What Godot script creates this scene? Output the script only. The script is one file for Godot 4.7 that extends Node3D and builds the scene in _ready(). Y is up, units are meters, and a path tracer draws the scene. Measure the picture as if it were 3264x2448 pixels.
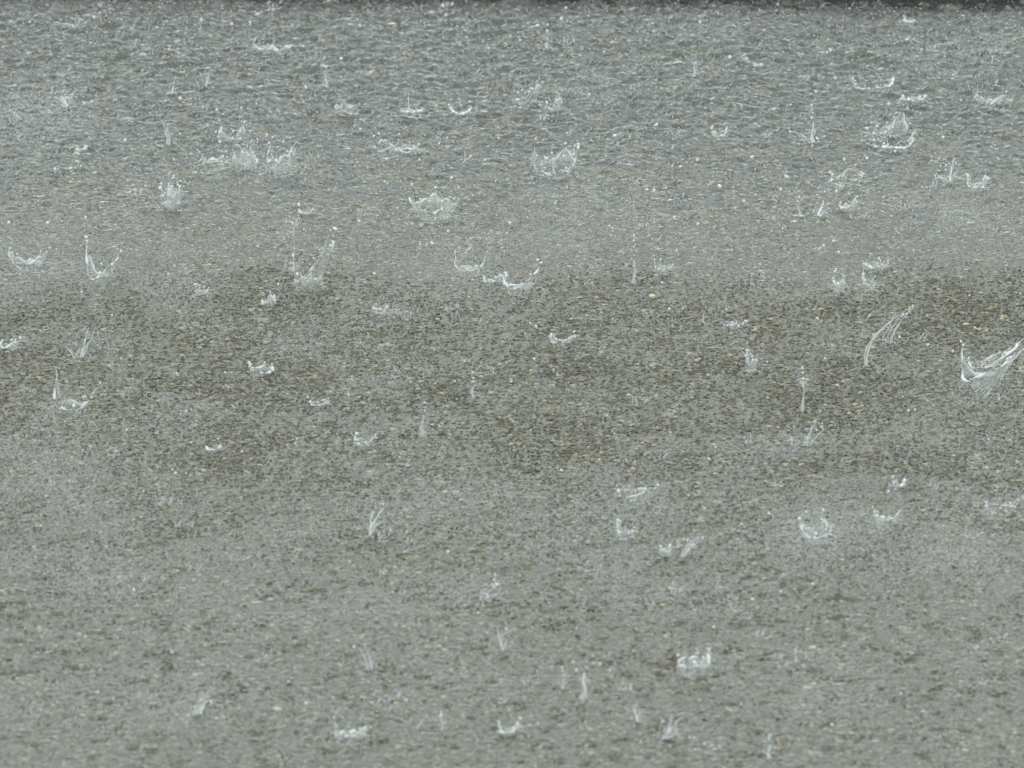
extends Node3D
# Heavy rain on a flooded road, seen through a long lens from the height of a first step.
# Units are metres, y is up, the middle of the view is the origin, the kerb lies towards -z.

const DEG := PI / 180.0
var rng := RandomNumberGenerator.new()
var chop := FastNoiseLite.new()
var chop2 := FastNoiseLite.new()
var bumps := FastNoiseLite.new()
var patches := FastNoiseLite.new()
var M := {}
var drop_mesh: Array[Mesh] = []
var names := {}

# fine water sheet
const WX0 := -0.86
const WX1 := 0.86
const WZ0 := -1.52
const WZ1 := 1.42
const CELL := 0.003
var wn := 0
var wm := 0
var level := PackedFloat32Array()

# kind, place and shape of every splash (metres)
const SPLASHES := [
	["c",-0.0741,-0.5554,0.0182,0,360,[0.0135,0.0153,0.0117,0.009,0.0099,0.0153,0.0172,0.0117,0.0099,0.0181,0.0135,0.0108],0.0043,0.0052,8,0.0199,0.6,"crown_splash","large round crown splash with tall forked fingers and a cloudy bowl",""],
	["c",0.0401,-0.7144,0.0194,0,360,[0.0138,0.0101,0.0064,0.0037,0.0046,0.0055,0.0101,0.0147,0.0092,0.011,0.0156,0.0092],0.0018,0.0018,14,0.0159,0.42,"crown_splash","round open ring crown splash with a thin jet standing in its middle",""],
	["j",0.0401,-0.7195,0.0175,0.0009,-0.0026,1,0.5,"water_jet","thin bent water jet rising inside the round ring crown",""],
	["c",-0.2209,-0.7315,0.0128,200,20,[0.0156,0.0083,0.011,0.0138,0.0156,0.0175,0.0184],-0.0009,0.0022,6,0.0265,0.7,"crown_splash","wide curtain splash with a bright upward sloping lip and beads above its tall corner",""],
	["c",-0.2554,-0.7366,0.0106,200,-20,[0.0046,0.0101,0.0166,0.0166,0.0175,0.0138,0.0037],0.0009,0.0018,2,0.0177,0.6,"crown_splash","smooth domed sheet splash with a bright arched lip and one needle",""],
	["c",-0.2811,-0.7366,0.0146,190,-10,[0.0092,0.0046,0.0037,0.0055,0.0041,0.0074],0.0018,0.0018,3,0.0088,0.5,"crown_splash","long low scalloped splash beside the domed sheet",""],
	["c",-0.2714,-0.8125,0.0111,200,350,[0.0074,0.0139,0.0065,0.0046,0.0158,0.0111],0.0018,0.0036,4,0.0178,0.45,"crown_splash","forked splash with two thin vertical threads behind the domed sheet",""],
	["c",-0.1191,-0.7865,0.0102,150,390,[0.0046,0.0074,0.0102,0.0157,0.0056,0.0037],0.0027,0.0018,5,0.0151,0.25,"crown_splash","jagged half ring splash with a beaded fork",""],
	["c",-0.1014,-0.7917,0.0102,160,-30,[0.0023,0.0042,0.0028,0.0056,0.0037,0.0019],0.0018,0.0036,3,0.0053,0.3,"crown_splash","low crumpled ring fragment touching the jagged half ring",""],
	["c",0.3663,-0.8125,0.0174,170,-10,[0.0014,0.0028,0.0042,0.0037,0.0028,0.0056,0.0121],0.0018,0.0036,3,0.0089,0.8,"crown_splash","bright white curved lip splash with a hooked end",""],
	["c",0.372,-0.844,0.0098,190,350,[0.0028,0.0065,0.014,0.0205,0.014,0.0065],0.0009,0.0018,3,0.0134,0.35,"crown_splash","pointed tent shaped splash standing behind the bright curved lip",""],
	["c",0.3533,-0.8475,0.0094,160,400,[0.0065,0.0047,0.0028,0.0056,0.0112,0.0075],0.0018,0.0009,5,0.0063,0.4,"crown_splash","small beaded ring next to the pointed tent splash",""],
	["c",0.3562,-1.0461,0.0183,185,-5,[0.0076,0.0019,0.0014,0.0024,0.0038,0.0043,0.0048,0.0086],0.0018,0.0018,2,0.0037,0.8,"crown_splash","long thin wavy lip splash with a fat bead at one end",""],
	["c",0.3923,-0.9898,0.0104,180,0,[0.0014,0.0043,0.0043,0.0038,0.0057],0.0018,0.0018,2,0.0036,0.8,"crown_splash","short low lip splash with a single end knob",""],
	["c",0.4664,-0.9646,0.01,190,-10,[0.0104,0.0066,0.0042,0.0042,0.0085,0.0094],0.0036,0.0054,0,0,0.6,"crown_splash","shallow cup splash near the yellow stone",""],
	["b",0.4086,-0.6923,0.0189,0.0238,16,0.0011,"spray_burst","wide burst of white drops over the puddle",""],
	["f",0.4158,-0.6856,[[-0.0026,-0.0062,0.0035,-0.0132,0.0053],[0,0.0009,0.007,0.0044,0.0193],[0.0018,0.0026,0.0044,0.0044,0.0097]],0.8,3,"leaning_splash","small curved white jet inside the wide burst of drops",""],
	["c",0.439,-0.6552,0.0074,190,-20,[0.0137,0.0055,0.0037,0.0046,0.0119,0.0064],0.0013,0.0044,2,0.0079,0.5,"crown_splash","small pale cup splash with two horns beside the wide burst",""],
	["b",0.3076,-0.63,0.0197,0.0228,18,0.0009,"spray_burst","loose ring of fine drops above the puddle",""],
	["c",0.316,-0.672,0.0132,170,390,[0.0037,0.0064,0.0037,0.0119,0.0137,0.0073],0.0026,0.0035,4,0.0061,0.12,"crown_splash","broken ring of thin water threads within the loose ring of fine drops",""],
	["c",0.315,-0.5801,0.007,190,-10,[0.0036,0.0032,0.0041,0.01,0.0054],0.0013,0.0013,1,0.0043,0.8,"crown_splash","small angular lip splash with one upright prong",""],
	["f",0.2871,-0.562,[[0,0.0017,0.0043,0.0052,0.0104],[0.0017,0.0043,0.0026,0.0061,0.0069]],0.9,3,"leaning_splash","short bright hooked splash beside the angular lip",""],
	["j",0.2695,-0.5686,0.0099,0.0009,-0.0013,2,0.5,"water_jet","short spike with beads near the hooked splash",""],
	["j",0.2899,-0.8352,0.0214,0.0016,0,4,0.7,"water_jet","beaded upright jet with a broad foot in the puddle",""],
	["f",0.2878,-0.8387,[[0,-0.0089,0.008,-0.0206,0.0089],[0.0018,-0.0054,0.004,-0.0134,0.0063]],0.2,0,"leaning_splash","thin arched thread bending away from the beaded upright jet",""],
	["c",0.2001,-0.858,0.0058,190,-10,[0.0056,0.0014,0.0019,0.0075],0.0009,0.0018,4,0.0072,0.7,"crown_splash","small crescent lip with a beaded corner",""],
	["c",-0.2321,-1.1852,0.0079,180,0,[0.0019,0.0043,0.0058,0.0048],0.0019,0.0019,1,0.0046,0.8,"crown_splash","small arched lip splash in dark rippled water",""],
	["c",-0.2469,-1.1852,0.0088,180,0,[0.0068,0.0029,0.0039,0.0019],0.0028,0.0009,4,0.0056,0.7,"crown_splash","small torn lip splash in dark rippled water",""],
	["c",-0.1643,-0.9359,0.0068,190,-10,[0.0028,0.0038,0.0113,0.0047,0.0038],0.0018,0.0014,2,0.0054,0.7,"crown_splash","tiny three pointed crown at the puddle edge",""],
	["c",-0.0984,-0.9359,0.009,180,0,[0.0024,0.0028,0.0038,0.0033,0.0038],0.0018,0.0027,0,0,0.8,"crown_splash","flat white splash ring under a slender jet",""],
	["j",-0.1003,-0.9395,0.0207,0.0011,-0.0009,0,0.35,"water_jet","slender pale jet over the flat white ring",""],
	["c",-0.0502,-0.9467,0.0095,180,0,[0.0047,0.0019,0.0009,0.0019,0.0066],0.0009,0.0009,3,0.0108,0.9,"crown_splash","thin bright smiling crescent of water",""],
	["c",0.0145,-0.979,0.01,180,-10,[0.0019,0.0028,0.0047,0.0076,0.017,0.0142],0.0018,0.0036,6,0.0109,0.5,"crown_splash","ragged splash with a tilted fork and scattered beads",""],
	["c",0.0411,-0.9502,0.0068,190,-10,[0.0094,0.0047,0.0028,0.0122,0.0113,0.0047],0.0009,0.0009,1,0.0045,0.7,"crown_splash","twin lobed splash with a bright side loop",""],
	["f",-0.3027,-1.0443,[[0,0.0018,0.0064,-0.0009,0.0155],[0.0009,0.0027,0.0037,0.0037,0.0091]],0.6,2,"leaning_splash","small twisted jet in the rippled water",""],
	["f",-0.4374,-0.9646,[[0.0027,0,0.0036,-0.0045,0.0082],[0.0009,-0.0018,0.0045,-0.0063,0.0091]],0.9,8,"leaning_splash","short slanted bright splash among loose beads",""],
	["b",-0.4434,-0.9952,0.0182,0.0237,14,0.0009,"spray_burst","scatter of white beads around the short slanted splash",""],
	["j",-0.1834,-1.0589,0.0124,0.0011,-0.0014,3,0.9,"water_jet","short white jet with a kinked foot",""],
	["j",0.0348,-1.1927,0.0116,0.0012,0.0009,3,0.6,"water_jet","short jet with a torn top in rippled water",""],
	["b",-0.0649,-1.338,0.0071,0.0147,7,0.0019,"spray_burst","tight knot of bright fat beads close to the kerb",""],
	["b",-0.2424,-1.3575,0.0066,0.0138,7,0.0014,"spray_burst","tight knot of small beads close to the kerb",""],
	["b",-0.4152,-1.3536,0.0141,0.0088,6,0.0009,"spray_burst","row of white flecks over the rippled water",""],
	["f",-0.4426,-1.2802,[[0,-0.0056,0.0009,-0.0206,0.0019],[0.0019,0.0037,0.0028,0.0075,0.0084]],0.5,3,"leaning_splash","thin flat curl of water with a raised end",""],
	["j",0.1808,-1.092,0.0105,0.0011,0,1,0.9,"water_jet","single stubby white jet on open water",""],
	["c",0.4009,-1.3032,0.0033,190,-10,[0.0049,0.0029,0.002],0.0005,0.0005,0,0,0.95,"crown_splash","bright white triangular fleck by the kerb",""],
	["c",0.2446,-1.1272,0.0028,190,-10,[0.0019,0.0019,0.0024],0.0005,0.0005,0,0,0.95,"crown_splash","tiny bright cup on open water",""],
	["f",-0.3346,-0.823,[[0.0027,0.0009,0.0116,-0.0018,0.0214],[0.0045,0.0036,0.0098,0.0018,0.0178]],0.4,0,"leaning_splash","pale translucent slanted slip of water",""],
	["f",-0.335,-1.0133,[[-0.0036,-0.0009,0.0014,-0.0046,0.0018],[0.0009,0.0018,0.0055,0.0036,0.0137]],0.3,0,"leaning_splash","faint bent thread of water",""],
	["j",-0.3195,-0.5967,0.02,0.0048,0.0009,6,0.8,"water_jet","bubbly white column with fat beads climbing above it",""],
	["c",-0.3212,-0.595,0.0074,180,0,[0.0063,0.0118,0.0136,0.01,0.0136,0.0054],0.0009,0.0017,6,0.0131,0.7,"crown_splash","frothy base ring around the bubbly white column",""],
	["b",-0.3519,-0.625,0.0122,0.0155,10,0.0013,"spray_burst","cluster of fat white beads beside the bubbly column",""],
	["c",-0.4145,-0.8056,0.0036,190,-10,[0.0014,0.0014,0.0037],0.0004,0.0009,1,0.0027,0.8,"crown_splash","small hooked white lip on calm water",""],
	["c",-0.1935,-0.5686,0.0056,190,-10,[0.0027,0.0014,0.0036],0.0009,0.0009,2,0.0061,0.6,"crown_splash","small bead crowned cup on calm water",""],
	["c",-0.4458,-0.3811,0.014,200,-15,[0.0151,0.0115,0.0044,0.0035,0.008,0.0159,0.0133],0.0017,0.006,3,0.0085,0.5,"crown_splash","ragged two armed splash at the rim of the puddle",""],
	["c",-0.3784,-0.3433,0.0102,200,-15,[0.0273,0.0176,0.0044,0.0026,0.0062,0.015,0.0194],0.0008,0.0127,5,0.0093,0.5,"crown_splash","splash with one smooth bright curved arm and one combed arm",""],
	["c",-0.1863,-0.3089,0.0139,200,-20,[0.0422,0.0263,0.0123,0.0105,0.0149,0.0246,0.0386,0.0369],-0.0008,0.0093,6,0.011,0.45,"crown_splash","tall pale splash with a hair thin edge and a frayed bright plume",""],
	["c",-0.0398,-0.3558,0.011,200,-20,[0.0132,0.0088,0.0062,0.0071,0.0097,0.0168],0.0013,0.0059,3,0.0068,0.35,"crown_splash","small glassy basket splash of crossing threads",""],
	["c",0.0051,-0.2964,0.0126,200,-20,[0.0132,0.0088,0.007,0.0079,0.0149,0.0237],-0.0008,0.0076,5,0.0093,0.55,"crown_splash","milky splash with a sharp wind blown tip",""],
	["c",-0.0169,-0.3245,0.0072,190,-10,[0.0053,0.004,0.0062,0.0053],0.0017,0.0025,4,0.0068,0.4,"crown_splash","low fuzzy splash beside the milky one",""],
	["c",0.1387,-0.3653,0.0081,200,-20,[0.0106,0.0062,0.0035,0.0044,0.008],0.0008,0.0017,2,0.0034,0.35,"crown_splash","small faint cup of threads",""],
	["j",0.1115,-0.3276,0.0238,0.0017,0.0008,9,0.3,"water_jet","upright string of tiny beads",""],
	["c",-0.2203,-0.2501,0.0054,190,-10,[0.0035,0.0044,0.0113,0.0044],0.0017,0.0013,2,0.0042,0.6,"crown_splash","tiny peaked splash with a bright tip",""],
	["c",-0.1185,-0.2195,0.005,190,-10,[0.0043,0.0061,0.0035,0.0104],0.0017,0.0013,3,0.005,0.6,"crown_splash","tiny forked splash with pale foot",""],
	["c",-0.2817,-0.284,0.0042,190,-10,[0.0044,0.0079,0.0035],0.0017,0.0013,1,0.0042,0.35,"crown_splash","tiny faint peak of water",""],
	["c",0.3338,-0.3748,0.0085,180,0,[0.0031,0.004,0.0044,0.004,0.0044],0.0008,0.0008,2,0.0017,0.6,"crown_splash","flat smear shaped splash",""],
	["c",0.297,-0.2902,0.005,200,-20,[0.0131,0.0123,0.0114,0.0123,0.014],0.0004,0.0004,3,0.0025,0.45,"crown_splash","tumbler shaped pale splash",""],
	["c",0.3242,-0.2964,0.0051,200,-20,[0.0149,0.0105,0.0088,0.0105,0.0053],0,0.0013,2,0.0025,0.4,"crown_splash","torn tumbler shaped splash next to its whole twin",""],
	["f",0.3138,-0.0577,[[-0.0012,0.0016,0.0197,0.018,0.0344],[-0.0004,0.0049,0.0213,0.0213,0.0377],[0.0008,0.0082,0.0246,0.041,0.05]],0.35,4,"leaning_splash","tall twisted ribbon of water leaning far over in the wind",""],
	["f",0.3312,-0.1288,[[0,0,0.0058,0.0107,0.0306],[0.0025,0.0041,0.0083,0.0149,0.0281],[0.0058,0.014,0.0165,0.0322,0.0355]],0.3,3,"leaning_splash","glassy forked fan blown off the twisted ribbon",""],
	["c",0.4119,-0.0022,0.0187,205,-25,[0.0246,0.0212,0.0059,0.0051,0.0093,0.0203,0.0263,0.0297],-0.0016,0.0187,5,0.0081,0.6,"crown_splash","large cloudy sheet splash swept into a slanted plume",""],
	["c",0.4155,-0.043,0.0123,185,-25,[0.0085,0.0043,0.0068,0.017,0.0239],0,0.0204,0,0,0.5,"crown_splash","cloudy inner sheet inside the slanted plume splash",""],
	["c",-0.385,0.0869,0.0133,200,-20,[0.0277,0.0126,0.0059,0.005,0.0084,0.0193],-0.0016,0.0137,2,0.0064,0.4,"crown_splash","open pale splash with one upright hairline and one leaning arm",""],
	["f",-0.3838,-0.0842,[[-0.0041,-0.0074,0.0041,-0.0107,0.009],[0,0.0041,0.0099,0.0074,0.0238],[0.0025,0.0074,0.0107,0.014,0.0255]],0.4,6,"leaning_splash","leaning wisp splash with a frayed head",""],
	["c",-0.4494,-0.105,0.007,190,-10,[0.0043,0.006,0.0051,0.0094,0.0112],0.0012,0.0049,2,0.0033,0.5,"crown_splash","stubby splash with a slanting wisp",""],
	["c",0.2108,-0.0342,0.0045,200,-20,[0.017,0.0128,0.0111,0.0119],-0.0004,0.0008,2,0.0033,0.45,"crown_splash","pale narrow upright sheet",""],
	["j",0.2534,0.084,0.0277,0.0014,0,0,0.25,"water_jet","smoky narrow column of water",""],
	["j",0.2552,0.0094,0.0059,0.0012,0,4,0.9,"water_jet","stack of three bright round beads over the smoky column",""],
	["f",0.2523,0.188,[[-0.0119,-0.0119,0.004,-0.0135,0.0064],[-0.0016,0.0024,0.008,0.0064,0.0175],[0.0008,0.0056,0.0135,0.0135,0.031],[0.0032,0.0096,0.008,0.0183,0.0151]],0.2,10,"leaning_splash","diffuse spray thrown sideways by the wind",""],
	["c",-0.2221,-0.0313,0.0098,190,-10,[0.0077,0.006,0.0043,0.0038,0.0026],0,0.0025,3,0.0025,0.45,"crown_splash","low pale curtain falling away to one side",""],
	["c",0.0421,-0.1259,0.0074,190,-10,[0.006,0.0043,0.0034,0.0069,0.0086],0.0008,0.0066,4,0.0041,0.3,"crown_splash","small faint sideways plume",""],
	["j",-0.0775,0.1573,0.0208,0.0028,0.0008,3,0.3,"water_jet","broad faint column of fine spray",""],
	["j",-0.0348,0.0469,0.0135,0.0024,0.0016,4,0.35,"water_jet","short faint column of fine spray",""],
	["c",-0.1276,0.1963,0.0072,200,-20,[0.0083,0.0058,0.0041,0.0075,0.0116],0,0.0032,2,0.004,0.3,"crown_splash","faint glassy cup with a raised edge",""],
	["c",0.3118,0.42,0.0089,200,-20,[0.0097,0.0089,0.0056,0.0081,0.0161],0.0008,0.0054,2,0.0031,0.35,"crown_splash","ghostly tall crown with thin walls",""],
	["c",0.3274,0.311,0.0039,200,-20,[0.0057,0.0033,0.0016,0.0041,0.0074],0.0008,0.0016,0,0,0.8,"crown_splash","tiny bright open beak of water",""],
	["c",0.2516,0.4643,0.0104,0,360,[0.012,0.0064,0.0048,0.0056,0.0088,0.0136,0.0104,0.0072,0.0152,0.012],0.0023,0.0038,3,0.0054,0.35,"crown_splash","many armed small crown splash on brown stones",""],
	["f",-0.118,0.4487,[[-0.0008,0.0008,0.0116,0.0039,0.0224],[0,0.0031,0.01,0.0131,0.0216],[0.0008,0.0039,0.0069,0.01,0.0131]],0.5,3,"leaning_splash","branching twig shaped splash leaning in the wind",""],
	["c",0.094,0.4565,0.0058,200,-20,[0.012,0.0048,0.004,0.0056,0.0072],0.0004,0.0019,2,0.0039,0.4,"crown_splash","small splash with one straight prong",""],
	["f",0.1408,0.5082,[[-0.0008,0.0031,0.0099,0.0138,0.0199],[0.0008,0.0046,0.0069,0.0107,0.0115],[0.0015,0.0061,0.0054,0.0115,0.0077]],0.5,2,"leaning_splash","leaning grass blade shaped splash",""],
	["c",0.1267,0.5056,0.0031,190,-10,[0.0048,0.004,0.0056],0.0008,0.0008,2,0.0031,0.5,"crown_splash","stubby bright dab next to the grass blade splash",""],
	["f",-0.0211,0.627,[[-0.0053,-0.0038,0.0038,-0.0023,0.0106],[0,0.0023,0.0075,0.0075,0.0166],[0.003,0.0075,0.006,0.0151,0.0151]],0.3,10,"leaning_splash","loose frothy plume over pale gravel",""],
	["f",-0.0078,0.7593,[[0,-0.0015,0.0052,-0.0044,0.0163],[0.0007,0.0022,0.0052,0.0037,0.0104]],0.5,1,"leaning_splash","small two pronged splash with a long faint thread",""],
	["f",-0.1157,0.8095,[[0.0015,-0.0015,0.0103,-0.0052,0.0206],[0.0044,0.0029,0.0103,0,0.0184]],0.45,0,"leaning_splash","pale slanted slip of water over blurred gravel",""],
	["c",0.1442,0.8214,0.0103,190,-10,[0.0054,0.0084,0.013,0.01,0.0138,0.0069],0.0015,0.0029,10,0.0088,0.6,"crown_splash","frothy white splash with a bright core over blurred gravel",""],
	["j",0.0569,0.8802,0.022,0.0022,0,0,0.6,"water_jet","straight pale pillar of water with a wide foot",""],
	["j",0.0403,0.8591,0.0099,0.0009,0,3,0.5,"water_jet","thin short jet beside the pale pillar",""],
	["b",0.2188,0.8095,0.0147,0.0169,14,0.0009,"spray_burst","loose scatter of bright drops over blurred gravel",""],
	["f",-0.2475,0.9243,[[-0.0022,0.0007,0.0073,0.0058,0.0174],[0.0007,0.0029,0.0065,0.008,0.016],[0.0029,0.0051,0.0036,0.008,0.0065]],0.7,3,"leaning_splash","blurred slanted splash with a forked foot",""],
	["c",-0.1273,0.9906,0.0104,195,-15,[0.0127,0.0075,0.006,0.0075,0.0112,0.009],-0.0007,0.005,3,0.0036,0.5,"crown_splash","blurred open splash with a slanted wing",""],
	["c",-0.0036,0.9725,0.0061,195,-15,[0.0075,0.003,0.0023,0.0038,0.0083],0.0007,0.0029,1,0.0029,0.6,"crown_splash","blurred small cup with two white horns",""],
	["f",0.1195,0.9838,[[-0.0022,0.0014,0.0065,0.005,0.018],[0.0007,0.0036,0.0072,0.0115,0.0187],[0.0022,0.005,0.0036,0.0086,0.0079]],0.7,4,"leaning_splash","blurred leaning plume with a bright foot",""],
	["f",0.0977,0.9427,[[0.0014,-0.0007,0.0036,-0.0029,0.008],[0.0029,0.0022,0.0029,0.0014,0.0058]],0.6,2,"leaning_splash","blurred short slanted dab",""],
	["j",-0.0542,0.961,0.0098,0.0009,0,2,0.6,"water_jet","blurred short jet over pale gravel",""],
	["b",-0.0931,0.9081,0.0175,0.0152,14,0.0009,"spray_burst","blurred band of drops over pale gravel",""],
	["b",0.1519,1.02,0.0161,0.0149,10,0.0011,"spray_burst","blurred spread of drops beside the leaning plume",""],
	["j",0.1983,1.0267,0.0127,0.0013,0.0014,2,0.5,"water_jet","blurred short jet with a bent top",""],
	["c",-0.1679,0.0698,0.0069,190,-10,[0.0034,0.0025,0.0038,0.0029],0.0016,0.0016,1,0.0024,0.25,"crown_splash","faint low ripple crown",""],
	["c",0.4093,0.3884,0.0117,200,-20,[0.0089,0.0065,0.0049,0.0073,0.0138],0.0008,0.0039,1,0.0031,0.22,"crown_splash","faint broad cup almost lost against the stones",""],
	["c",0.1032,0.3379,0.0137,190,-10,[0.0049,0.0033,0.0041,0.0057,0.0098],0.0016,0.0055,4,0.0039,0.2,"crown_splash","faint wide sweep of spray over brown stones",""],
	["c",0.2011,-0.183,0.0075,190,-10,[0.0017,0.0035,0.0026,0.0043],0.0033,0.0017,3,0.0042,0.3,"crown_splash","low crossing threads of water",""],
	["c",-0.2565,0.206,0.0048,190,-10,[0.0017,0.0025,0.0041],0.0008,0.0008,2,0.0032,0.7,"crown_splash","tiny white lip over brown stones",""]
]

func numbered(called: String) -> String:
	if not names.has(called):
		names[called] = 0
		return called
	names[called] += 1
	return "%s_%03d" % [called, names[called]]

func tag(o: Node, label: String, category: String, group := "") -> void:
	o.set_meta("label", label)
	o.set_meta("category", category)
	if group != "":
		o.set_meta("group", group)

func thing(called: String, at: Vector3, label: String, category: String, group := "") -> Node3D:
	var o := Node3D.new()
	o.name = numbered(called)
	add_child(o)
	o.position = at
	tag(o, label, category, group)
	return o

func part(called: String, mesh: Mesh, m: Material, parent: Node) -> MeshInstance3D:
	var o := MeshInstance3D.new()
	o.name = called if parent != self else numbered(called)
	o.mesh = mesh
	o.material_override = m
	parent.add_child(o, true)
	return o

func structure(o: Node) -> void:
	o.set_meta("kind", "structure")

func mesh_of(v: PackedVector3Array, n: PackedVector3Array, idx: PackedInt32Array, c := PackedColorArray(), uv := PackedVector2Array()) -> ArrayMesh:
	var a := []
	a.resize(Mesh.ARRAY_MAX)
	a[Mesh.ARRAY_VERTEX] = v
	a[Mesh.ARRAY_NORMAL] = n
	a[Mesh.ARRAY_INDEX] = idx
	if c.size():
		a[Mesh.ARRAY_COLOR] = c
	if uv.size():
		a[Mesh.ARRAY_TEX_UV] = uv
	var m := ArrayMesh.new()
	m.add_surface_from_arrays(Mesh.PRIMITIVE_TRIANGLES, a)
	return m

# ---------------------------------------------------------------- the shape of the road
func smooth(a: float, b: float, x: float) -> float:
	var t := clampf((x - a) / (b - a), 0.0, 1.0)
	return t * t * (3.0 - 2.0 * t)

func depth_at(x: float, z: float) -> float:
	# metres of water over the tops of the stones; negative where they stand proud of it
	var far := smooth(-0.26, -0.76, z + 0.05 * patches.get_noise_2d(x * 1.2, 7.0))
	var near := smooth(0.10, 1.0, z)
	var d := lerpf(-0.00060, 0.0045, far) + near * 0.0008
	d += smooth(-0.9, -1.3, z) * 0.006
	d += 0.00025 * patches.get_noise_2d(x, z * 0.5)
	d += 0.0004 * patches.get_noise_2d(x * 4.0 + 30.0, z * 2.2)
	return d

# ---------------------------------------------------------------- materials
func mat(called: String, c: Color, rough: float) -> StandardMaterial3D:
	var m := StandardMaterial3D.new()
	m.resource_name = called
	m.albedo_color = c.linear_to_srgb()
	m.roughness = rough
	M[called] = m
	return m

func noise_tex(freq: float, size: int, octaves := 4, kind := FastNoiseLite.TYPE_SIMPLEX_SMOOTH, sd := 1) -> NoiseTexture2D:
	var n := FastNoiseLite.new()
	n.noise_type = kind
	n.frequency = freq
	n.fractal_octaves = octaves
	n.seed = sd
	var t := NoiseTexture2D.new()
	t.width = size
	t.height = size
	t.seamless = true
	t.noise = n
	return t

func make_materials() -> void:
	var m := mat("water", Color(0.30, 0.31, 0.28, 0.05), 0.03)
	m.albedo_color.a = 0.05
	m.transparency = BaseMaterial3D.TRANSPARENCY_ALPHA
	m.metallic_specular = 0.47
	m.heightmap_enabled = true
	m.heightmap_texture = noise_tex(0.03, 1024, 3)
	m.heightmap_scale = 0.15
	m.uv1_scale = Vector3(3.1, 3.1, 3.1)
	m.cull_mode = BaseMaterial3D.CULL_DISABLED

	m = mat("stone", Color(1, 1, 1), 0.3)
	m.vertex_color_use_as_albedo = true
	m.metallic_specular = 0.5

	m = mat("bitumen", Color(0.035, 0.033, 0.030), 0.35)
	m.heightmap_enabled = true
	m.heightmap_texture = noise_tex(0.09, 512, 4)
	m.heightmap_scale = 0.3
	m.uv1_scale = Vector3(6, 6, 6)

	m = mat("silt", Color(0.098, 0.093, 0.056), 0.7)
	m.metallic_specular = 0.4
	m.heightmap_enabled = true
	m.heightmap_texture = noise_tex(0.12, 512, 3, FastNoiseLite.TYPE_SIMPLEX_SMOOTH, 21)
	m.heightmap_scale = 0.2
	m.uv1_scale = Vector3(6, 6, 6)

	mat("mud", Color(0.036, 0.042, 0.031), 0.7)
	m = mat("kerb_stone", Color(0.040, 0.036, 0.030), 0.5)
	m.albedo_texture = null
	m.heightmap_enabled = true
	m.heightmap_texture = noise_tex(0.06, 512, 5, FastNoiseLite.TYPE_SIMPLEX_SMOOTH, 5)
	m.heightmap_scale = 0.5
	m.uv1_triplanar = true
	m.uv1_scale = Vector3(5, 5, 5)

	mat("chip_0", Color(0.075, 0.060, 0.040), 0.4)
	mat("chip_1", Color(0.12, 0.11, 0.095), 0.4)
	m = mat("soil", Color(0.06, 0.05, 0.035), 0.8)
	m.heightmap_enabled = true
	m.heightmap_texture = noise_tex(0.05, 512, 5, FastNoiseLite.TYPE_SIMPLEX_SMOOTH, 8)
	m.heightmap_scale = 2.0
	m.uv1_triplanar = true
	m.uv1_scale = Vector3(2, 2, 2)

	# water in the air: clear films, cloudy films full of air, and solid drops and threads
	for k in 6:
		m = mat("film_%d" % k, Color(0.86, 0.89, 0.90), 0.08)
		m.albedo_color.a = 0.05 + 0.09 * k
		m.transparency = BaseMaterial3D.TRANSPARENCY_ALPHA
		m.cull_mode = BaseMaterial3D.CULL_DISABLED
		m = mat("lip_%d" % k, Color(0.93, 0.95, 0.955), 0.05)
		m.albedo_color.a = 0.40 + 0.12 * k
		m.transparency = BaseMaterial3D.TRANSPARENCY_ALPHA
		m.cull_mode = BaseMaterial3D.CULL_DISABLED
	m = mat("froth", Color(1, 1, 1), 0.3)
	m.transparency = BaseMaterial3D.TRANSPARENCY_ALPHA
	m.vertex_color_use_as_albedo = true
	m.cull_mode = BaseMaterial3D.CULL_DISABLED
	m = mat("drop", Color(0.92, 0.95, 0.96), 0.05)
	m.albedo_color.a = 0.88
	m.transparency = BaseMaterial3D.TRANSPARENCY_ALPHA

# ---------------------------------------------------------------- shapes
func stone_mesh(sd: int) -> ArrayMesh:
	# an uneven flattish pebble, about 1 wide and 0.6 high
	var r := RandomNumberGenerator.new()
	r.seed = sd
	var s := SphereMesh.new()
	s.radius = 0.5
	s.height = 1.0
	s.radial_segments = 7
	s.rings = 4
	var a := s.get_mesh_arrays()
	var v: PackedVector3Array = a[Mesh.ARRAY_VERTEX]
	var dirs: Array[Vector3] = []
	var cut: Array[float] = []
	for k in 7:
		var d := Vector3(r.randf_range(-1, 1), r.randf_range(-0.9, 1.0), r.randf_range(-1, 1)).normalized()
		dirs.append(d)
		cut.append(r.randf_range(0.26, 0.42))
	dirs.append(Vector3(r.randf_range(-0.25, 0.25), 1, r.randf_range(-0.25, 0.25)).normalized())
	cut.append(r.randf_range(0.24, 0.36))
	for i in v.size():
		var p := v[i]
		for k in dirs.size():
			var over := p.dot(dirs[k]) - cut[k]
			if over > 0.0:
				p -= dirs[k] * over * 0.9
		v[i] = Vector3(p.x, p.y * 0.8, p.z)
	var st := SurfaceTool.new()
	st.begin(Mesh.PRIMITIVE_TRIANGLES)
	var idx: PackedInt32Array = a[Mesh.ARRAY_INDEX]
	for i in idx:
		st.set_smooth_group(0)
		st.add_vertex(v[i])
	st.index()
	st.generate_normals()
	return st.commit()

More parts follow.
